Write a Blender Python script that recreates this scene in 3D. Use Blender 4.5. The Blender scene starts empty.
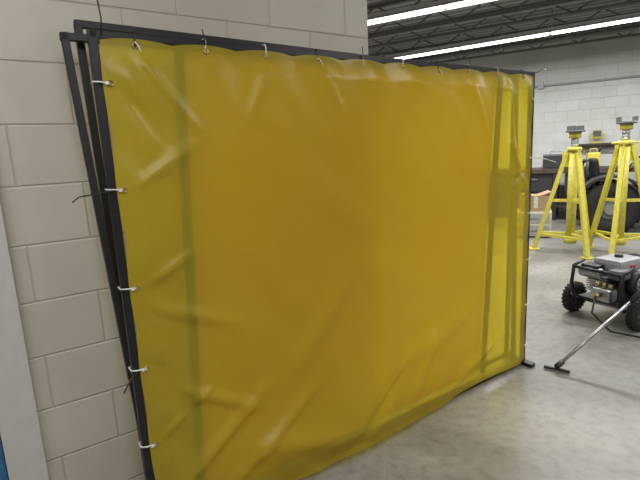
import bpy, bmesh, math, random
from mathutils import Vector, Matrix, noise
random.seed(3)
scene = bpy.context.scene
try:
    scene.view_settings.view_transform = 'Standard'
except Exception: pass

# ------------------------------------------------------------ materials
def newmat(name):
    m = bpy.data.materials.new(name); m.use_nodes = True
    nt = m.node_tree
    return m, nt, nt.nodes['Principled BSDF']
def simple(name, col, rough=0.5, metal=0.0, var=0.12, nscale=25, bump=0.0):
    m, nt, p = newmat(name)
    N = nt.nodes; L = nt.links
    tc = N.new('ShaderNodeTexCoord'); no = N.new('ShaderNodeTexNoise')
    no.inputs['Scale'].default_value = nscale; no.inputs['Detail'].default_value = 5
    L.new(tc.outputs['Object'], no.inputs['Vector'])
    r = N.new('ShaderNodeValToRGB')
    r.color_ramp.elements[0].position = .3; r.color_ramp.elements[1].position = .7
    r.color_ramp.elements[0].color = (*[c*(1-var) for c in col], 1)
    r.color_ramp.elements[1].color = (*[min(1, c*(1+var)) for c in col], 1)
    L.new(no.outputs['Fac'], r.inputs['Fac']); L.new(r.outputs['Color'], p.inputs['Base Color'])
    p.inputs['Roughness'].default_value = rough; p.inputs['Metallic'].default_value = metal
    if bump:
        b = N.new('ShaderNodeBump'); b.inputs['Strength'].default_value = bump; b.inputs['Distance'].default_value = .01
        L.new(no.outputs['Fac'], b.inputs['Height']); L.new(b.outputs['Normal'], p.inputs['Normal'])
    return m

def block_mat(name, c1, c2, mort, phase):
    m, nt, p = newmat(name); N = nt.nodes; L = nt.links
    tc = N.new('ShaderNodeTexCoord'); sp = N.new('ShaderNodeSeparateXYZ'); cb = N.new('ShaderNodeCombineXYZ')
    ad = N.new('ShaderNodeMath'); ad.operation = 'ADD'; ad.inputs[1].default_value = phase
    L.new(tc.outputs['Object'], sp.inputs[0]); L.new(sp.outputs['X'], cb.inputs['X'])
    L.new(sp.outputs['Z'], ad.inputs[0]); L.new(ad.outputs[0], cb.inputs['Y'])
    br = N.new('ShaderNodeTexBrick'); L.new(cb.outputs[0], br.inputs['Vector'])
    br.inputs['Scale'].default_value = 1; br.inputs['Brick Width'].default_value = .406
    br.inputs['Row Height'].default_value = .203; br.inputs['Mortar Size'].default_value = .006
    br.inputs['Mortar Smooth'].default_value = 1; br.inputs['Bias'].default_value = 0
    br.inputs['Color1'].default_value = (*c1, 1); br.inputs['Color2'].default_value = (*c2, 1)
    br.inputs['Mortar'].default_value = (*mort, 1)
    n1 = N.new('ShaderNodeTexNoise'); n1.inputs['Scale'].default_value = 1.7; n1.inputs['Detail'].default_value = 6
    L.new(tc.outputs['Object'], n1.inputs['Vector'])
    r = N.new('ShaderNodeValToRGB'); r.color_ramp.elements[0].position = .3; r.color_ramp.elements[1].position = .7
    r.color_ramp.elements[0].color = (.84, .83, .81, 1); r.color_ramp.elements[1].color = (1, 1, 1, 1)
    L.new(n1.outputs['Fac'], r.inputs['Fac'])
    mx = N.new('ShaderNodeMixRGB'); mx.blend_type = 'MULTIPLY'; mx.inputs['Fac'].default_value = 1
    L.new(br.outputs['Color'], mx.inputs['Color1']); L.new(r.outputs['Color'], mx.inputs['Color2'])
    L.new(mx.outputs['Color'], p.inputs['Base Color'])
    n2 = N.new('ShaderNodeTexNoise'); n2.inputs['Scale'].default_value = 90; n2.inputs['Detail'].default_value = 4
    L.new(tc.outputs['Object'], n2.inputs['Vector'])
    ml = N.new('ShaderNodeMath'); ml.operation = 'MULTIPLY_ADD'; ml.inputs[1].default_value = .16
    iv = N.new('ShaderNodeMath'); iv.operation = 'SUBTRACT'; iv.inputs[0].default_value = 1
    L.new(br.outputs['Fac'], iv.inputs[1]); L.new(n2.outputs['Fac'], ml.inputs[0]); L.new(iv.outputs[0], ml.inputs[2])
    b = N.new('ShaderNodeBump'); b.inputs['Strength'].default_value = .5; b.inputs['Distance'].default_value = .006
    L.new(ml.outputs[0], b.inputs['Height']); L.new(b.outputs['Normal'], p.inputs['Normal'])
    p.inputs['Roughness'].default_value = .45
    return m

M_block = block_mat('painted_block', (.55, .515, .45), (.52, .49, .43), (.45, .42, .375), -1.589+.203*8)
M_block2 = block_mat('painted_block_far', (.66, .68, .67), (.62, .64, .63), (.50, .52, .51), 0)
M_black = simple('black_steel_paint', (.010, .010, .014), .4)
M_frame_dark = simple('black_steel_paint_back', (.012, .014, .018), .45)
M_olive = simple('green_steel_tube', (.01, .06, .006), .5)
M_wtie = simple('white_nylon', (.75, .75, .72), .4, var=.03)
M_btie = simple('black_nylon', (.02, .02, .02), .4)
M_brass = simple('grommet_metal', (.55, .45, .2), .3, 1)
M_steel = simple('steel', (.45, .46, .48), .3, .9)
M_rubber = simple('rubber', (.015, .015, .016), .75, bump=.3)
M_yel = simple('yellow_machine_paint', (.60, .54, .08), .45)
M_dgrey = simple('dark_grey_plastic', (.03, .03, .034), .45)
M_mgrey = simple('mid_grey_paint', (.12, .125, .13), .45)
M_lgrey = simple('light_grey_plastic', (.36, .37, .38), .35)
M_red = simple('red_plastic', (.35, .03, .02), .4)
M_card = simple('cardboard', (.36, .25, .14), .8)
M_wood = simple('dark_wood', (.06, .04, .028), .5, nscale=8, var=.3)
M_blue = simple('blue_door_paint', (.03, .13, .28), .4)
M_trim = simple('trim_paint', (.5, .49, .46), .45, var=.05)
M_tank = simple('cream_paint', (.6, .58, .5), .4)
M_house = simple('fixture_white', (.75, .76, .77), .4, var=.03)
M_joist = simple('grey_joist', (.15, .15, .145), .6)

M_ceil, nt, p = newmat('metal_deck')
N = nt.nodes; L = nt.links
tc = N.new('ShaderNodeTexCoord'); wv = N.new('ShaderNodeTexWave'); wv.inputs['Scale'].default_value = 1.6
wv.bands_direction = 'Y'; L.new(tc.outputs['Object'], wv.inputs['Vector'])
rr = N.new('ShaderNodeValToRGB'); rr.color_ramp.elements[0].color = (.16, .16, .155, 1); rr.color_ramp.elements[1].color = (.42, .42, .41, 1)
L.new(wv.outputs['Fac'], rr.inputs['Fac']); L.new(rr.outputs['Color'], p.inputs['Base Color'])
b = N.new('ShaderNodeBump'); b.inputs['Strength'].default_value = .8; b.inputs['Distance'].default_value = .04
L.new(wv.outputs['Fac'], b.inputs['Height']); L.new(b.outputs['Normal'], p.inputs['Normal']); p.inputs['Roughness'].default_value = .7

# concrete floor
M_floor, nt, p = newmat('concrete_floor'); N = nt.nodes; L = nt.links
tc = N.new('ShaderNodeTexCoord')
def nz(scale, det, dist=0):
    n = N.new('ShaderNodeTexNoise'); n.inputs['Scale'].default_value = scale; n.inputs['Detail'].default_value = det
    n.inputs['Distortion'].default_value = dist
    L.new(tc.outputs['Object'], n.inputs['Vector']); return n
a = nz(1.4, 10, .8); r1 = N.new('ShaderNodeValToRGB')
r1.color_ramp.elements[0].position = .35; r1.color_ramp.elements[1].position = .66
r1.color_ramp.elements[0].color = (.20, .193, .178, 1); r1.color_ramp.elements[1].color = (.34, .33, .305, 1)
L.new(a.outputs['Fac'], r1.inputs['Fac'])
s = nz(18, 10); r2 = N.new('ShaderNodeValToRGB')
r2.color_ramp.elements[0].position = .3; r2.color_ramp.elements[1].position = .55
r2.color_ramp.elements[0].color = (.6, .59, .57, 1); r2.color_ramp.elements[1].color = (1, 1, 1, 1)
L.new(s.outputs['Fac'], r2.inputs['Fac'])
mx = N.new('ShaderNodeMixRGB'); mx.blend_type = 'MULTIPLY'; mx.inputs['Fac'].default_value = .6
L.new(r1.outputs['Color'], mx.inputs['Color1']); L.new(r2.outputs['Color'], mx.inputs['Color2'])
n5 = nz(2.6, 2, 1.5); r5 = N.new('ShaderNodeValToRGB')
r5.color_ramp.elements[0].position = .492; r5.color_ramp.elements[0].color = (1, 1, 1, 1)
r5.color_ramp.elements[1].position = .508; r5.color_ramp.elements[1].color = (1, 1, 1, 1)
e_ = r5.color_ramp.elements.new(.5); e_.color = (.72, .7, .68, 1)
L.new(n5.outputs['Fac'], r5.inputs['Fac'])
mx2 = N.new('ShaderNodeMixRGB'); mx2.blend_type = 'MULTIPLY'; mx2.inputs['Fac'].default_value = .5
L.new(mx.outputs['Color'], mx2.inputs['Color1']); L.new(r5.outputs['Color'], mx2.inputs['Color2'])
L.new(mx2.outputs['Color'], p.inputs['Base Color'])
c = nz(120, 3); b = N.new('ShaderNodeBump'); b.inputs['Strength'].default_value = .2; b.inputs['Distance'].default_value = .004
L.new(c.outputs['Fac'], b.inputs['Height']); L.new(b.outputs['Normal'], p.inputs['Normal'])
p.inputs['Roughness'].default_value = .36

# vinyl curtain
def vinyl(name, ca, cb_, tcol, transp, tw_fac, rough=.33):
    m, nt, p = newmat(name); N = nt.nodes; L = nt.links
    out = N['Material Output']
    tc = N.new('ShaderNodeTexCoord'); n1 = N.new('ShaderNodeTexNoise'); n1.inputs['Scale'].default_value = 1.6; n1.inputs['Detail'].default_value = 5
    L.new(tc.outputs['Object'], n1.inputs['Vector'])
    r = N.new('ShaderNodeValToRGB'); r.color_ramp.elements[0].position = .3; r.color_ramp.elements[1].position = .7
    r.color_ramp.elements[0].color = (*ca, 1); r.color_ramp.elements[1].color = (*cb_, 1)
    L.new(n1.outputs['Fac'], r.inputs['Fac']); L.new(r.outputs['Color'], p.inputs['Base Color'])
    p.inputs['Roughness'].default_value = rough
    p.inputs['Specular IOR Level'].default_value = .75
    n3 = N.new('ShaderNodeTexNoise'); n3.inputs['Scale'].default_value = 50; n3.inputs['Detail'].default_value = 3
    L.new(tc.outputs['Object'], n3.inputs['Vector'])
    b = N.new('ShaderNodeBump'); b.inputs['Strength'].default_value = .1; b.inputs['Distance'].default_value = .003
    L.new(n3.outputs['Fac'], b.inputs['Height']); L.new(b.outputs['Normal'], p.inputs['Normal'])
    tr = N.new('ShaderNodeBsdfTranslucent'); tr.inputs['Color'].default_value = (*tcol, 1)
    tp = N.new('ShaderNodeBsdfTransparent'); tp.inputs['Color'].default_value = (1, .84, .05, 1)
    m1 = N.new('ShaderNodeMixShader'); m1.inputs[0].default_value = tw_fac
    m2 = N.new('ShaderNodeMixShader'); m2.inputs[0].default_value = transp
    L.new(p.outputs[0], m1.inputs[1]); L.new(tr.outputs[0], m1.inputs[2])
    L.new(m1.outputs[0], m2.inputs[1]); L.new(tp.outputs[0], m2.inputs[2]); L.new(m2.outputs[0], out.inputs['Surface'])
    return m
M_vinyl = vinyl('yellow_vinyl', (.64, .485, .045), (.70, .555, .055), (.95, .76, .05), .42, .38)
M_vinyl2 = vinyl('amber_vinyl', (.70, .47, .03), (.78, .56, .035), (.90, .68, .03), .14, .35, .5)

M_emit, nt, p = newmat('fluorescent_tube')
p.inputs['Base Color'].default_value = (1, 1, 1, 1)
p.inputs['Emission Color'].default_value = (.95, .98, 1, 1); p.inputs['Emission Strength'].default_value = 5

# ------------------------------------------------------------ mesh builder
class MB:
    def __init__(s): s.bm = bmesh.new(); s.mats = []
    def mi(s, m):
        if m not in s.mats: s.mats.append(m)
        return s.mats.index(m)
    def _fin(s, verts, mat, smooth):
        i = s.mi(mat); fs = set()
        for v in verts:
            for f in v.link_faces: fs.add(f)
        for f in fs: f.material_index = i; f.smooth = smooth
        return fs
    def box(s, c, size, mat, rot=None, bev=0.0, M=None):
        T = Matrix.Translation(Vector(c))
        if rot: T = T @ (Matrix.Rotation(rot[2], 4, 'Z') @ Matrix.Rotation(rot[1], 4, 'Y') @ Matrix.Rotation(rot[0], 4, 'X'))
        if M: T = M @ T
        T = T @ Matrix.Diagonal((*size, 1))
        r = bmesh.ops.create_cube(s.bm, size=1, matrix=T)
        s._fin(r['verts'], mat, False)
        if bev:
            es = {e for v in r['verts'] for e in v.link_edges}
            rb = bmesh.ops.bevel(s.bm, geom=list(es), offset=bev, segments=2, affect='EDGES', profile=.6)
            for f in rb['faces']: f.material_index = s.mi(mat)
    def cyl(s, p0, p1, r, mat, seg=16, r2=None, caps=True):
        p0 = Vector(p0); p1 = Vector(p1); d = p1-p0; l = d.length
        q = d.to_track_quat('Z', 'Y').to_matrix().to_4x4()
        T = Matrix.Translation((p0+p1)/2) @ q
        rr = bmesh.ops.create_cone(s.bm, cap_ends=caps, segments=seg, radius1=r, radius2=r if r2 is None else r2, depth=l, matrix=T)
        fs = s._fin(rr['verts'], mat, True)
        for f in fs:
            if len(f.verts) > 4: f.smooth = False
    def bar(s, p0, p1, w, h, mat, up=(0, 0, 1), bev=0.0):
        p0 = Vector(p0); p1 = Vector(p1); d = (p1-p0); l = d.length; z = d.normalized()
        x = Vector(up).cross(z)
        if x.length < 1e-4: x = Vector((1, 0, 0)).cross(z)
        x.normalize(); y = z.cross(x)
        R = Matrix((x, y, z)).transposed().to_4x4()
        T = Matrix.Translation((p0+p1)/2) @ R @ Matrix.Diagonal((w, h, l, 1))
        r = bmesh.ops.create_cube(s.bm, size=1, matrix=T); s._fin(r['verts'], mat, False)
        if bev:
            es = {e for v in r['verts'] for e in v.link_edges}
            rb = bmesh.ops.bevel(s.bm, geom=list(es), offset=bev, segments=1, affect='EDGES')
            for f in rb['faces']: f.material_index = s.mi(mat)
    def path(s, pts, r, mat, seg=8, closed=False):
        pts = [Vector(q) for q in pts]; n = len(pts); rings = []; i0 = s.mi(mat)
        prevx = None
        for i, q in enumerate(pts):
            if closed: t = pts[(i+1) % n]-pts[i-1]
            else: t = pts[min(i+1, n-1)]-pts[max(i-1, 0)]
            t.normalize()
            if prevx is None:
                x = t.orthogonal().normalized()
            else:
                x = (prevx - t*prevx.dot(t)).normalized()
            prevx = x; y = t.cross(x)
            rings.append([s.bm.verts.new(q+(x*math.cos(2*math.pi*k/seg)+y*math.sin(2*math.pi*k/seg))*r) for k in range(seg)])
        m = n if closed else n-1
        for i in range(m):
            A = rings[i]; Bq = rings[(i+1) % n]
            for k in range(seg):
                f = s.bm.faces.new((A[k], A[(k+1) % seg], Bq[(k+1) % seg], Bq[k])); f.smooth = True; f.material_index = i0
        if not closed:
            for R in (rings[0], rings[-1]):
                f = s.bm.faces.new(R); f.material_index = i0
    def torus(s, c, axis, R, r, mat, seg=28, sseg=12, squash=1.0):
        c = Vector(c); z = Vector(axis).normalized(); x = z.orthogonal().normalized(); y = z.cross(x); i0 = s.mi(mat)
        rings = []
        for i in range(seg):
            a = 2*math.pi*i/seg; d = x*math.cos(a)+y*math.sin(a)
            rings.append([s.bm.verts.new(c+d*(R+r*math.cos(2*math.pi*k/sseg))+z*(r*squash*math.sin(2*math.pi*k/sseg))) for k in range(sseg)])
        for i in range(seg):
            A = rings[i]; Bq = rings[(i+1) % seg]
            for k in range(sseg):
                f = s.bm.faces.new((A[k], A[(k+1) % sseg], Bq[(k+1) % sseg], Bq[k])); f.smooth = True; f.material_index = i0
    def sph(s, c, rad, mat, sc=(1, 1, 1)):
        r = bmesh.ops.create_uvsphere(s.bm, u_segments=20, v_segments=12, radius=rad, matrix=Matrix.Translation(Vector(c)) @ Matrix.Diagonal((*sc, 1)))
        s._fin(r['verts'], mat, True)
    def arc(s, c, R, w, th, a0, a1, mat, n=14):
        i0 = s.mi(mat); prev = None
        for i in range(n+1):
            a = a0+(a1-a0)*i/n; ca, sa = math.cos(a), math.sin(a); q = []
            for (rr_, yy) in ((R, -w/2), (R+th, -w/2), (R+th, w/2), (R, w/2)):
                q.append(s.bm.verts.new((c[0]+rr_*ca, c[1]+yy, c[2]+rr_*sa)))
            if prev:
                for k in range(4):
                    f = s.bm.faces.new((prev[k], prev[(k+1) % 4], q[(k+1) % 4], q[k])); f.material_index = i0
            else:
                f = s.bm.faces.new(q); f.material_index = i0
            prev = q
        f = s.bm.faces.new(prev); f.material_index = i0
    def obj(s, name, loc=(0, 0, 0), rz=0.0, parent=None):
        bmesh.ops.recalc_face_normals(s.bm, faces=s.bm.faces[:])
        me = bpy.data.meshes.new(name); s.bm.to_mesh(me); s.bm.free()
        for m in s.mats: me.materials.append(m)
        o = bpy.data.objects.new(name, me); scene.collection.objects.link(o)
        o.location = loc; o.rotation_euler = (0, 0, rz)
        if parent: o.parent = parent
        return o
def empty(name, loc, rz):
    e = bpy.data.objects.new(name, None); scene.collection.objects.link(e)
    e.location = loc; e.rotation_euler = (0, 0, rz); e.empty_display_size = .2
    return e

# ------------------------------------------------------------ room
HC = 3.4
Dv = Vector((.8308, .5566)); Nv = Vector((-.5566, .8308))
P1 = Vector((-.6825, 1.559)); ANG = math.atan2(.5566, .8308)
W0 = P1 + Nv*.2
C = W0 + Dv*1.301
A = C - Dv*4.0
D = C + Nv*8
E2 = Vector((.86, -.5103)).normalized(); N2 = Vector((.5103, .86)).normalized(); EA = math.atan2(E2.y, E2.x)
G = D + N2*(10.7 - D.dot(N2))
K = N2*10.7 + E2*7
Mm = Vector((K.x, -5)); Lq = Vector((A.x, -5))
def wall(name, a, b, mat, trim0=0.0):
    d = (b-a); l = d.length
    w = MB(); w.box(((l+trim0)/2, .1, HC/2), (l-trim0, .2, HC), mat)
    return w.obj(name, (a.x, a.y, 0), math.atan2(d.y, d.x))
wall('wall_left', A, C, M_block)
wall('wall_return', C, D, M_block, .2)
wall('wall_side', D, G, M_block2)
wall('wall_far', G, K, M_block2)
wall('wall_right', K, Mm, M_block2)
wall('wall_back', Mm, Lq, M_block)
wall('wall_near_left', Lq, A, M_block)
w = MB(); w.box((4, 4, -.05), (22, 24, .1), M_floor); w.obj('floor')
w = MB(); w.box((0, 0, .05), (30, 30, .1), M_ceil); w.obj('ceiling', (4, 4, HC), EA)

for k, nn in enumerate([4.6, 5.3, 6.35, 7.1, 7.75, 8.7, 9.4, 10.1]):
    w = MB(); x0, x1 = (-5.5 if nn < 7 else -4.9), 5.0
    w.box(((x0+x1)/2, 0, .22), (x1-x0, .07, .04), M_joist)
    w.box(((x0+x1)/2, 0, .02), (x1-x0, .06, .035), M_joist)
    n = int((x1-x0)/.35)
    for i in range(n):
        xa = x0+i*.35
        w.bar((xa, 0, .02 if i % 2 else .22), (xa+.35, 0, .22 if i % 2 else .02), .02, .02, M_joist)
    o = N2*nn
    w.obj('ceiling_joist' if k == 0 else 'ceiling_joist.%03d' % k, (o.x, o.y, HC-.24), EA)
w = MB(); o = N2*9.05
w.cyl((-4.5, 0, 0), (5, 0, 0), .04, M_joist, 14)
for x in (-3.5, -1.5, .5, 2.5, 4.5):
    w.torus((x, 0, 0), (1, 0, 0), .045, .01, M_steel, 18, 6); w.cyl((x, 0, .04), (x, 0, .3), .006, M_steel, 8)
w.obj('ceiling_pipe', (o.x, o.y, HC-.3), EA)
def fixture(idx, nn, e0, e1, z, power, ang=EA):
    o = N2*nn
    name = 'fluorescent_light' if idx == 0 else 'fluorescent_light.%03d' % idx
    root = empty(name, (o.x, o.y, z), ang)
    w = MB(); c = (e0+e1)/2; l = e1-e0
    w.box((c, 0, .05), (l, .11, .06), M_house, bev=.005)
    w.box((c, .085, .02), (l, .08, .006), M_house, rot=(-.5, 0, 0)); w.box((c, -.085, .02), (l, .08, .006), M_house, rot=(.5, 0, 0))
    k = int(l/1.2)
    for i in range(k+1):
        x = e0+.1+(l-.2)*i/k
        w.cyl((x, 0, .08), (x, 0, HC-z), .006, M_steel, 8)
    w.obj('housing', parent=root)
    w = MB()
    for i in range(k):
        xa = e0+l*i/k+.03; xb = e0+l*(i+1)/k-.03
        w.cyl((xa, .03, 0), (xb, .03, 0), .017, M_emit, 12); w.cyl((xa, -.03, 0), (xb, -.03, 0), .017, M_emit, 12)
    w.obj('tubes', parent=root)
    ld = bpy.data.lights.new('tube_light', 'AREA'); ld.shape = 'RECTANGLE'; ld.size = l-.1; ld.size_y = .12
    ld.energy = power; ld.color = (1, .985, .96)
    lo = bpy.data.objects.new('tube_light', ld); scene.collection.objects.link(lo)
    lo.parent = root; lo.location = (c, 0, -.025)
fixture(0, 8.2, -3.4, 3.4, 3.05, 205, math.radians(-34.2))
fixture(1, 5.8, -4.2, 3.6, 3.04, 195)
fixture(2, 2.6, .6, 4.6, 3.0, 60)
fixture(3, -.4, -1.6, 3.2, 3.0, 92)

w = MB(); o = N2*10.67
w.cyl((-4.5, 0, 2.55), (6.5, 0, 2.55), .02, M_lgrey, 10)
for x in (-3, -1, .9, 2, 3): w.box((x, -.01, 2.55), (.1, .07, .1), M_lgrey)
w.cyl((.9, 0, 2.5), (.9, 0, 1.3), .015, M_lgrey, 8); w.box((.9, -.02, 1.25), (.12, .08, .18), M_lgrey)
w.obj('electrical_conduit', (o.x, o.y, 0), EA)

w = MB(); sE = -.315; tw_ = .115
w.box((sE-tw_/2, -.021, 1.08), (tw_, .04, 2.16), M_trim, bev=.003)
w.box((sE-tw_/2-1.055, -.021, 1.08), (tw_, .04, 2.16), M_trim, bev=.003)
w.box((sE-tw_/2-.5275, -.021, 2.13), (.94, .04, .06), M_trim, bev=.003)
w.obj('trim_1', (W0.x, W0.y, 0), ANG)
w = MB(); dc = sE-tw_/2-.5275; w.box((dc, -.016, 1.05), (.935, .03, 2.09), M_blue, bev=.003)
w.box((dc, -.034, 1.5), (.5, .008, .5), M_blue)
w.cyl((dc-.38, -.03, 1.0), (dc-.38, -.08, 1.0), .012, M_steel); w.sph((dc-.38, -.095, 1.0), .03, M_steel)
w.obj('door_1', (W0.x, W0.y, 0), ANG)

# ------------------------------------------------------------ welding screen (three folded panels)
W, H = 2.402, 1.863
root = empty('welding_screen', (P1.x, P1.y, 0), ANG)
t = .027
w = MB()
w.box((-.002, 0, H/2), (t, t, H), M_black, bev=.003)
w.box((W, 0, H/2), (t, t, H), M_black, bev=.003)
w.box((W/2, 0, H-t/2), (W+t, t, t), M_black, bev=.003)
w.box((W/2, 0, .022), (W, t, t), M_black, bev=.003)
for x in (0, W):
    w.box((x, 0, .012), (.05, .16, .024), M_black, bev=.003)
w.obj('front_frame', parent=root)
w = MB()
w.bar((-.07, .085, H+.005), (.03, .085, 0.0), .024, .024, M_frame_dark, up=(0, 1, 0), bev=.002)
w.bar((-.083, .085, H-.008), (W-.02, .085, H-.008), .024, .024, M_frame_dark, bev=.002)
w.bar((W-.03, .085, H-.008), (W+.03, .085, 0), .024, .024, M_frame_dark, up=(0, 1, 0), bev=.002)
w.bar((.03, .085, .05), (W+.02, .085, .05), .024, .024, M_frame_dark, bev=.002)
w.bar((-.03, .125, H+.045), (W+.03, .125, H+.0), .024, .024, M_frame_dark, bev=.002)
w.bar((.02, .125, 0), (-.02, .125, H+.045), .024, .024, M_frame_dark, up=(0, 1, 0), bev=.002)
w.bar((W+.01, .125, 0), (W+.02, .125, H+.01), .024, .024, M_frame_dark, up=(0, 1, 0), bev=.002)
w.obj('back_frames', parent=root)
w = MB()
PL0, PL1, PR0, PR1 = .185, .275, 2.005, 2.12
w.bar((PL0, .016, .05), (PL1, .016, H-.03), .032, .016, M_olive, up=(0, 1, 0))
w.bar((PR0, .016, .05), (PR1, .016, H-.03), .032, .016, M_olive, up=(0, 1, 0))
w.obj('middle_posts', parent=root)

tops = [.12+.24*i for i in range(10)]
sides = [.14, .42, .72, 1.02, 1.36, 1.7]
x0, x1, z0, z1 = .008, W-.01, .045, H-.02
creases = [((.75, 1.35), (1.15, 1.05), .018, .08), ((.1, .62), (.45, .42), .022, .03), ((.05, .95), (.4, .8), .016, .03),
           ((1.9, .45), (2.3, .2), .022, .04), ((.4, .25), (1.0, .12), .028, .05), ((1.0, .95), (1.5, .7), .016, .08),
           ((2.14, 1.45), (2.34, 1.15), .035, .022), ((2.18, 1.22), (2.36, 1.32), -.028, .018), ((.06, 1.36), (.28, 1.5), .014, .022),
           ((1.1, .35), (1.9, .55), .022, .06), ((.05, .72), (.22, .4), -.020, .025),
           ((.06, 1.02), (.25, 1.12), .012, .02), ((2.14, 1.8), (2.17, 1.2), .03, .014), ((.6, .5), (.95, .9), .018, .05),
           ((2.17, 1.2), (2.14, .3), .014, .014), ((.1, .2), (.5, .5), .022, .028), ((.25, .1), (.75, .45), .020, .028),
           ((1.3, .15), (1.5, .5), .018, .035), ((1.6, .12), (2.1, .3), .022, .03), ((.04, .42), (.3, .6), .014, .02),
           ((.12, 1.8), (.3, 1.55), .012, .018), ((.85, 1.78), (.95, 1.6), .008, .02), ((.6, 1.78), (.5, 1.58), .008, .02),
           ((1.8, 1.78), (1.95, 1.5), .010, .02), ((.06, 1.7), (.18, 1.5), -.01, .015), ((.9, .1), (1.25, .35), -.018, .03),
           ((1.25, 1.5), (1.6, 1.15), .012, .07), ((.45, 1.2), (.65, .75), .012, .06)]
def segd(px, pz, a, b):
    ax, az = a; bx, bz = b; dx, dz = bx-ax, bz-az
    u = max(0, min(1, ((px-ax)*dx+(pz-az)*dz)/(dx*dx+dz*dz)))
    return math.hypot(px-ax-u*dx, pz-az-u*dz), u
def disp(x, z):
    lo = max(0, 1-z/1.2)
    y = .038*(noise.noise(Vector((x*1.1, z*.9, 3.1)))) + (.005+.020*lo)*noise.noise(Vector((x*3.4+z, z*2.6-x, 7))) + .003*noise.noise(Vector((x*9+z*4, z*6, 2)))
    y -= .065*math.exp(-((z-.12)/.28)**2)*math.exp(-((x-.85)/.5)**2)
    y -= .03*math.exp(-((z-.35)/.35)**2)*math.exp(-((x-1.5)/.5)**2)
    et = z1-z; el = x-x0; er = x1-x; eb = z-z0
    y += .010*math.sin(x*2*math.pi/.24+.6)*math.exp(-et/.08)
    y += .012*math.sin(z*2*math.pi/.31+1)*math.exp(-el/.08)
    y += .018*math.sin(z*2*math.pi/.27+2)*math.exp(-er/.09)
    y += .010*noise.noise(Vector((x*5+z*7, z*2, 1)))*math.exp(-min(et*2, el, er, eb)/.18)*1.6
    for a, b_, am, wd in creases:
        d, u = segd(x, z, a, b_)
        y -= am*math.exp(-(d/wd)**2)*(math.sin(math.pi*min(1, max(0, .1+.8*u))))
    edge = min(et, el, er)
    k = min(1, .08+max(0, edge)/.09)
    y = (y-.018)*k
    lim = -.004
    if y > lim: y = lim + (y-lim)*.15
    return min(y, .004) - .016
def near(v, arr): return min(abs(v-a) for a in arr)
bm = bmesh.new(); nx, nz_ = 280, 210; g = []
for j in range(nz_+1):
    row = []
    for i in range(nx+1):
        u = i/nx; v = j/nz_
        x = x0+(x1-x0)*u; z = z0+(z1-z0)*v
        sag = min(.12, near(x, tops))/.12; sg2 = min(.15, near(z, sides))/.15
        bt = max(0, (.12-v)/.12)
        zz = z - .012*sag*sag*max(0, (v-.9)/.1) - bt*(.010*math.exp(-((x-.8)/.5)**2) - .01*math.sin(x*7+1))
        xx = x + .008*sg2*sg2*max(0, (.08-u)/.08) - .008*sg2*sg2*max(0, (u-.93)/.07)
        row.append(bm.verts.new((xx, disp(x, z), zz)))
    g.append(row)
for j in range(nz_):
    for i in range(nx):
        f = bm.faces.new((g[j][i], g[j][i+1], g[j+1][i+1], g[j+1][i])); f.smooth = True
me = bpy.data.meshes.new('vinyl_curtain'); bm.to_mesh(me); bm.free(); me.materials.append(M_vinyl)
cu = bpy.data.objects.new('vinyl_curtain', me); scene.collection.objects.link(cu); cu.parent = root
bm = bmesh.new(); g = []; nx, nz_ = 90, 60
for j in range(nz_+1):
    row = []; v = j/nz_; z = .045+(H-.035-.045)*v
    xa = PL0+(PL1-PL0)*v; xb = PR0+(PR1-PR0)*v
    for i in range(nx+1):
        u = i/nx; x = xa+(xb-xa)*u
        y = .046+.012*noise.noise(Vector((x*2, z*1.6, 9)))
        row.append(bm.verts.new((x, y, z)))
    g.append(row)
for j in range(nz_):
    for i in range(nx):
        f = bm.faces.new((g[j][i], g[j][i+1], g[j+1][i+1], g[j+1][i])); f.smooth = True
me = bpy.data.meshes.new('middle_curtain'); bm.to_mesh(me); bm.free(); me.materials.append(M_vinyl2)
cu = bpy.data.objects.new('middle_curtain', me); scene.collection.objects.link(cu); cu.parent = root
w = MB(); tw = MB()
for i, x in enumerate(tops):
    y = disp(x, z1-.02)
    w.torus((x, y-.002, z1-.022), (0, 1, 0), .008, .0025, M_brass, 14, 6)
    mt = M_wtie if i % 3 else M_btie
    tw.path([(x, -.02, z1-.025), (x+.002, -.022, H-.01), (x, -.018, H+.003), (x, .018, H+.003), (x, .022, H-.02), (x, .008, z1-.03)], .0022, mt, 6, closed=True)
    if i % 3 == 0:
        tw.path([(x, -.024, H-.03), (x+.008, -.034, H-.045), (x+.012, -.04, H-.065)], .0018, M_wtie, 6)
    elif i % 3 == 1:
        tw.path([(x, -.024, H-.02), (x-.004, -.026, H+.01), (x-.01, -.03, H+.03)], .002, M_btie, 6)
for i, z in enumerate(sides):
    for sx, e in ((x0, 0), (x1, W)):
        sgn = 1 if e == 0 else -1
        gx = sx+sgn*.022
        w.torus((gx, disp(gx, z)-.003, z), (0, 1, 0), .008, .0028, M_brass, 14, 6)
        tw.path([(gx, -.022, z), (e, -.027, z+.003), (e-sgn*.02, -.018, z+.004), (e-sgn*.02, .02, z+.004), (e, .024, z), (gx, .008, z)], .0028, M_wtie, 6, closed=True)
        tw.box((e+sgn*.018, -.027, z), (.011, .008, .009), M_wtie)
def tail(pts, mt): tw.path(pts, .0024, mt, 6)
tail([(.0, -.027, 1.36), (-.04, -.035, 1.357), (-.11, -.05, 1.35), (-.13, -.05, 1.335)], M_btie)
tail([(.0, -.027, .72), (-.03, -.05, .71), (-.06, -.06, .67)], M_btie)
tail([(.0, -.027, .3), (-.05, -.04, .29), (-.10, -.05, .285)], M_btie)
tail([(.02, -.03, H-.02), (.025, -.03, H+.03), (.02, -.03, H+.1)], M_btie)
tail([(W, -.027, 1.36), (W+.1, -.05, 1.345), (W+.2, -.06, 1.32)], M_wtie)
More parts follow.
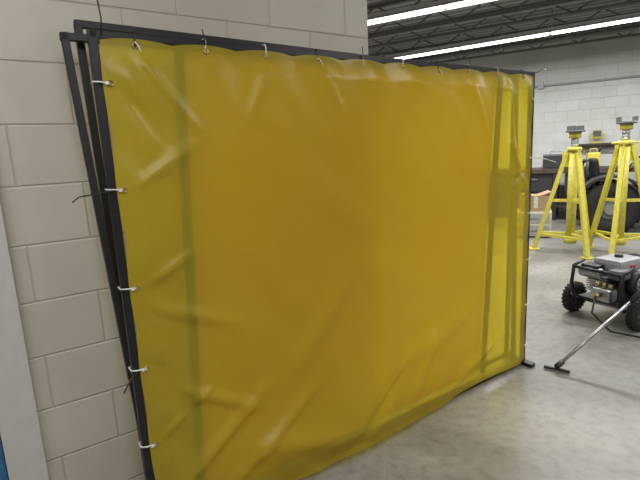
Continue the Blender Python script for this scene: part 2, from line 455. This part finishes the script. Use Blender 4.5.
tail([(W, -.027, H-.01), (W+.05, -.03, H+.01), (W+.10, -.03, H+.015)], M_btie)
for x in [.4+.24*i for i in range(7)]: w.torus((x, .04, H-.085), (0, 1, 0), .009, .003, M_brass, 14, 6)
w.obj('grommets', parent=root); tw.obj('zip_ties', parent=root)

# ------------------------------------------------------------ jack stands
def jack_stand(idx, loc, rz, hgt):
    w = MB(); r0 = .43; zt = hgt*.76
    w.cyl((0, 0, .18), (0, 0, zt+.12), .058, M_yel, 20)
    w.cyl((0, 0, zt+.10), (0, 0, zt+.15), .08, M_yel, 20)
    w.cyl((0, 0, zt+.15), (0, 0, hgt-.09), .042, M_steel, 18)
    for k in range(4): w.cyl((0, 0, zt+.17+k*.035), (0, 0, zt+.18+k*.035), .047, M_steel, 18)
    w.cyl((0, 0, hgt-.12), (0, 0, hgt-.05), .07, M_yel, 20)
    w.cyl((0, 0, hgt-.05), (0, 0, hgt-.025), .11, M_mgrey, 24)
    for a in (0, math.pi): w.box((.09*math.cos(a), 0, hgt-.0), (.025, .1, .06), M_mgrey)
    w.cyl((-.15, 0, zt+.125), (.15, 0, zt+.125), .013, M_yel, 10)
    pts = []
    for k in range(3):
        a = 2*math.pi*k/3; ca, sa = math.cos(a), math.sin(a)
        top = (.085*ca, .085*sa, zt+.07); bot = (r0*ca, r0*sa, .02)
        w.bar(top, bot, .055, .055, M_yel, up=(-sa, ca, 0), bev=.004)
        w.bar((.05*ca, .05*sa, .24), (r0*.82*ca, r0*.82*sa, .24), .035, .035, M_yel)
        w.bar((.05*ca, .05*sa, .68), (r0*.52*ca, r0*.52*sa, .68), .035, .035, M_yel)
        w.box((.085*ca, .085*sa, zt), (.1, .012, .2), M_yel, rot=(0, 0, a))
        w.cyl((r0*ca, r0*sa, 0), (r0*ca, r0*sa, .02), .07, M_yel, 18)
        pts.append(Vector((r0*.84*ca, r0*.84*sa, .22)))
    for k in range(3): w.bar(pts[k], pts[(k+1) % 3], .03, .03, M_yel)
    w.cyl((0, 0, .12), (0, 0, .2), .08, M_yel, 18)
    w.obj('jack_stand' if idx == 0 else 'jack_stand.%03d' % idx, loc, rz)
jack_stand(0, (3.31, 6.02, 0), .5, 1.6)
jack_stand(1, (3.80, 5.78, 0), -.2, 1.67)

# ------------------------------------------------------------ pressure washer
w = MB(); R = .13
for y in (-.27, .27):
    w.torus((0, y, R), (0, 1, 0), R-.04, .04, M_rubber, 32, 12, .95)
    w.cyl((0, y-.025, R), (0, y+.025, R), .065, M_mgrey if y < 0 else M_dgrey, 24)
    w.cyl((0, y-.04, R), (0, y+.04, R), .022, M_dgrey, 14)
    for k in range(5):
        a = k*2*math.pi/5
        w.bar((.02*math.cos(a), y-.028, R+.02*math.sin(a)), (.085*math.cos(a), y-.028, R+.085*math.sin(a)), .018, .01, M_dgrey)
    for k in range(24):
        a = k*2*math.pi/24
        w.box(((R-.003)*math.cos(a), y, R+(R-.003)*math.sin(a)), (.008, .05, .014), M_rubber, rot=(0, -a, 0))
w.cyl((0, -.27, R), (0, .27, R), .012, M_steel, 10)
for y in (-.2, .2):
    w.path([(-.12, y, .2), (-.1, y, .15), (.1, y, .13), (.42, y, .15), (.52, y, .2), (.56, y, .34)], .015, M_black, 10)
    w.path([(-.1, y, .15), (-.14, y, .3), (-.12, y, .44), (0, y, .47)], .014, M_black, 10)
w.cyl((.48, -.2, .17), (.48, .2, .17), .014, M_black, 10); w.cyl((-.12, -.2, .43), (-.12, .2, .43), .014, M_black, 10)
w.cyl((.5, -.15, 0), (.5, -.15, .17), .02, M_rubber, 12); w.cyl((.5, .15, 0), (.5, .15, .17), .02, M_rubber, 12)
w.box((.18, 0, .17), (.5, .38, .015), M_dgrey)
w.box((.2, .03, .27), (.24, .24, .2), M_dgrey, bev=.02)
for k in range(8): w.box((.02+.0, .05, .24+k*.018), (.14, .17, .007), M_steel)
w.cyl((.2, -.09, .3), (.2, -.16, .3), .105, M_dgrey, 28); w.cyl((.2, -.16, .3), (.2, -.175, .3), .085, M_steel, 28)
w.cyl((.2, -.175, .3), (.2, -.185, .3), .035, M_black, 20)
for k in range(10):
    a = k*2*math.pi/10; w.box((.2+.06*math.cos(a), -.178, .3+.06*math.sin(a)), (.03, .006, .008), M_black, rot=(0, -a, 0))
w.box((.2, .04, .44), (.3, .24, .11), M_lgrey, bev=.035)
w.cyl((.2, .04, .49), (.2, .04, .515), .032, M_black, 18)
w.box((0, .12, .40), (.12, .14, .1), M_black, bev=.02)
w.box((.02, -.09, .40), (.14, .1, .08), M_mgrey, bev=.02)
w.cyl((-.02, .02, .38), (-.02, .2, .38), .045, M_steel, 18)
w.box((-.1, -.05, .25), (.1, .16, .1), M_steel, bev=.015)
for k in range(3): w.cyl((-.1, -.1+k*.05, .3), (-.1, -.1+k*.05, .34), .016, M_brass, 12)
w.cyl((-.16, -.05, .25), (-.2, -.05, .25), .02, M_brass, 12)
w.box((.06, -.16, .47), (.05, .012, .03), M_red)
w.path([(.36, -.2, .17), (.36, -.3, .33), (.34, -.46, .52), (.28, -.5, .56), (.0, -.5, .56), (-.06, -.46, .52), (-.08, -.3, .33), (-.08, -.2, .17)], .014, M_dgrey, 10)
w.cyl((.05, -.5, .56), (.24, -.5, .56), .02, M_rubber, 14)
for k in range(4): w.torus((.36+k*.008, .02, .36), (.9, .3, .1), .12+.004*k, .01, M_rubber, 30, 8)
w.path([(-.2, -.05, .25), (-.3, -.1, .15), (-.3, -.25, .05), (-.15, -.4, .02), (.1, -.5, .02), (.35, -.5, .1), (.2, -.52, .35), (.06, -.53, .5)], .008, M_rubber, 8)
w.obj('pressure_washer', (2.28, 3.58, 0), math.radians(24.6))
w = MB()
pa = Vector((1.48, 2.765, .03)); pb = Vector((2.47, 3.11, .60)); dd = (pb-pa).normalized()
pm = pa+dd*.72
w.cyl(pa, pm, .011, M_steel, 12)
w.cyl(pm-dd*.02, pm+dd*.28, .019, M_black, 14)
w.cyl(pm+dd*.28, pb, .013, M_dgrey, 12)
w.cyl(pa-dd*.005, pa+dd*.05, .018, M_dgrey, 12)
w.bar(pa+Vector((-.06, .045, -.017)), pa+Vector((.06, -.045, -.017)), .018, .014, M_dgrey)
w.box(pb+Vector((0, 0, .0)), (.12, .04, .06), M_dgrey, rot=(0, -.5, .35), bev=.01)
w.obj('spray_wand')

# ------------------------------------------------------------ background things
def at(e, n, z=0):
    v = E2*e+N2*n; return (v.x, v.y, z)
w = MB(); L_, Dp, Hh = 3.6, .75, .95
w.box((0, 0, Hh-.04), (L_, Dp, .08), M_wood, bev=.005)
for x in (-L_/2+.06, 0, L_/2-.06):
    for y in (-Dp/2+.06, Dp/2-.06): w.box((x, y, (Hh-.06)/2), (.07, .07, Hh-.06), M_dgrey)
w.box((0, 0, .25), (L_-.1, Dp-.1, .03), M_wood)
for cx in (-1.2, -.4, .5): 
    w.box((cx, 0, .7), (.7, Dp-.1, .34), M_dgrey, bev=.01); w.box((cx, -Dp/2+.035, .76), (.2, .02, .02), M_steel)
w.box((.9, 0, .4), (.5, .5, .28), M_mgrey, bev=.02); w.box((-.9, 0, .37), (.9, .5, .22), M_black, bev=.02)
w.obj('workbench', at(-.6, 9.95), EA)
w = MB()
w.box((0, .03, .04), (.18, .2, .08), M_dgrey, bev=.01); w.box((0, .07, .13), (.14, .12, .12), M_dgrey, bev=.02)
w.box((0, -.07, .13), (.14, .05, .12), M_steel, bev=.01); w.cyl((0, -.2, .1), (0, .1, .1), .018, M_steel); w.cyl((-.1, -.19, .1), (.1, -.19, .1), .008, M_steel)
w.obj('bench_vise', at(-1.35, 9.9, .953), EA)
w = MB()
w.box((0, 0, .12), (.5, .24, .22), M_dgrey, bev=.01); w.box((0, 0, .24), (.5, .25, .03), M_mgrey, bev=.005)
w.path([(-.12, 0, .25), (-.12, 0, .31), (.12, 0, .31), (.12, 0, .25)], .01, M_steel, 8)
w.obj('toolbox', at(-.6, 9.95, .955), EA+.1)
w = MB()
w.box((0, 0, .66), (.8, .45, 1.24), M_dgrey, bev=.01); w.box((0, 0, .02), (.76, .42, .04), M_black)
for s_ in (-1, 1):
    w.box((s_*.197, -.23, .66), (.385, .015, 1.18), M_mgrey, bev=.003); w.box((s_*.03, -.245, .7), (.015, .02, .14), M_steel)
w.obj('storage_cabinet', at(1.75, 10.3), EA)
w = MB()
def twheel(cx, cy, Rt, wd):
    w.torus((cx, cy, Rt), (0, 1, 0), Rt-wd*.55, wd*.55, M_rubber, 40, 14, .95)
    for k in range(26):
        a = k*2*math.pi/26; w.box((cx+(Rt-.006)*math.cos(a), cy, Rt+(Rt-.006)*math.sin(a)), (.022, wd*.75, .035), M_rubber, rot=(0, -a, 0))
    w.cyl((cx, cy-wd*.25, Rt), (cx, cy+wd*.25, Rt), Rt-wd*.75, M_mgrey, 28)
    sg = -1 if cy < 0 else 1
    w.cyl((cx, cy+sg*wd*.2, Rt), (cx, cy+sg*wd*.4, Rt), Rt*.2, M_steel, 18)
for sg in (-1, 1):
    twheel(-.55, sg*.5, .42, .26); twheel(.6, sg*.45, .28, .2)
    w.arc((-.55, sg*.5, .42), .47, .3, .03, math.radians(15), math.radians(165), M_dgrey)
w.box((-.1, 0, .42), (1.5, .45, .16), M_dgrey, bev=.03)
w.box((.5, 0, .68), (.75, .5, .38), M_dgrey, bev=.07); w.box((.89, 0, .66), (.03, .4, .3), M_black, bev=.01)
w.box((.08, 0, .76), (.14, .45, .4), M_black, bev=.04)
w.cyl((.05, 0, .92), (-.12, 0, 1.06), .018, M_black, 12); w.torus((-.14, 0, 1.07), (-.75, 0, .65), .17, .014, M_black, 28, 8)
w.box((-.5, 0, .72), (.42, .44, .12), M_black, bev=.04); w.box((-.7, 0, .95), (.1, .44, .42), M_black, rot=(0, -.15, 0), bev=.04)
w.path([(-.85, -.3, .5), (-.85, -.3, 1.0), (-.82, -.24, 1.12), (-.82, .24, 1.12), (-.85, .3, 1.0), (-.85, .3, .5)], .025, M_black, 10)
w.cyl((.45, .15, .85), (.45, .15, 1.2), .025, M_black, 12)
w.cyl((0, -.45, .28), (0, .45, .28), .04, M_black, 10); w.cyl((-.55, -.5, .42), (-.55, .5, .42), .05, M_black, 10); w.cyl((.6, -.45, .28), (.6, .45, .28), .04, M_black, 10)
w.obj('utility_tractor', at(.70, 8.75), EA+.15)
w = MB()
w.box((0, 0, .14), (.22, .16, .26), M_yel, bev=.03); w.path([(-.06, 0, .26), (-.05, 0, .33), (.05, 0, .33), (.06, 0, .26)], .012, M_yel, 8)
w.cyl((.08, 0, .26), (.14, 0, .40), .018, M_black, 12, .01); w.cyl((-.08, 0, .26), (-.08, 0, .29), .022, M_black, 12)
w.obj('fuel_can', at(-.02, 9.95, .952), EA+.2)
w = MB()
w.box((0, -.12, 0), (.7, .24, .03), M_wood)
for x in (-.28, .28): w.bar((x, -.01, -.18), (x, -.2, -.015), .02, .02, M_dgrey)
w.obj('wall_shelf', at(.05, 10.69, 1.36), EA)
w = MB()
w.box((0, 0, .012), (.16, .12, .024), M_yel); w.path([(-.07, 0, .02), (-.09, 0, .1), (-.09, 0, .18)], .01, M_yel, 8); w.path([(.07, 0, .02), (.09, 0, .1), (.09, 0, .18)], .01, M_yel, 8)
w.box((0, 0, .17), (.16, .08, .14), M_yel, rot=(.2, 0, 0), bev=.012); w.box((0, -.042, .178), (.13, .01, .11), M_mgrey, rot=(.2, 0, 0))
w.obj('work_lamp', at(.02, 10.57, 1.377), EA)
w = MB(); w.box((0, 0, .21), (.5, .42, .38), M_tank, bev=.01); w.box((0, 0, .012), (.44, .36, .02), M_black)
w.box((0, -.212, .3), (.44, .01, .15), M_lgrey, bev=.003); w.box((0, -.212, .12), (.44, .01, .15), M_lgrey, bev=.003)
for z in (.12, .3): w.box((0, -.222, z), (.12, .015, .015), M_steel)
w.obj('drawer_cabinet', at(-.78, 7.95), EA+.1)
w = MB(); w.box((0, 0, .12), (.4, .32, .24), M_card); w.box((-.11, 0, .25), (.18, .31, .006), M_card, rot=(0, .12, 0)); w.box((.13, -.01, .265), (.18, .31, .006), M_card, rot=(0, -.35, 0)); w.box((0, -.161, .14), (.06, .003, .18), M_tank)
w.obj('cardboard_box', at(-.78, 7.95, .403), EA+.25)
w = MB(); w.box((0, 0, .14), (.4, .3, .28), M_card); w.box((0, 0, .283), (.4, .05, .004), M_tank); w.box((0, -.152, .14), (.14, .003, .1), M_tank)
w.obj('cardboard_box.001', at(-.95, 8.7), EA-.1)

# ------------------------------------------------------------ camera
p_ = math.atan(.1877); r_ = math.radians(2.8)
F = Vector((0, math.cos(p_), -math.sin(p_))); R0 = Vector((1, 0, 0)); U0 = Vector((0, math.sin(p_), math.cos(p_)))
Rr = R0*math.cos(r_)-U0*math.sin(r_); Uu = R0*math.sin(r_)+U0*math.cos(r_)
M3 = Matrix((Rr, Uu, -F)).transposed().to_4x4()
cd = bpy.data.cameras.new('camera'); cd.sensor_width = 36; cd.lens = 464/640*36; cd.clip_start = .05
co = bpy.data.objects.new('camera', cd); scene.collection.objects.link(co)
co.matrix_world = Matrix.Translation((0, 0, 1.45)) @ M3
scene.camera = co
wd = bpy.data.worlds.new('world'); scene.world = wd; wd.use_nodes = True
wd.node_tree.nodes['Background'].inputs[0].default_value = (.6, .65, .7, 1); wd.node_tree.nodes['Background'].inputs[1].default_value = .4
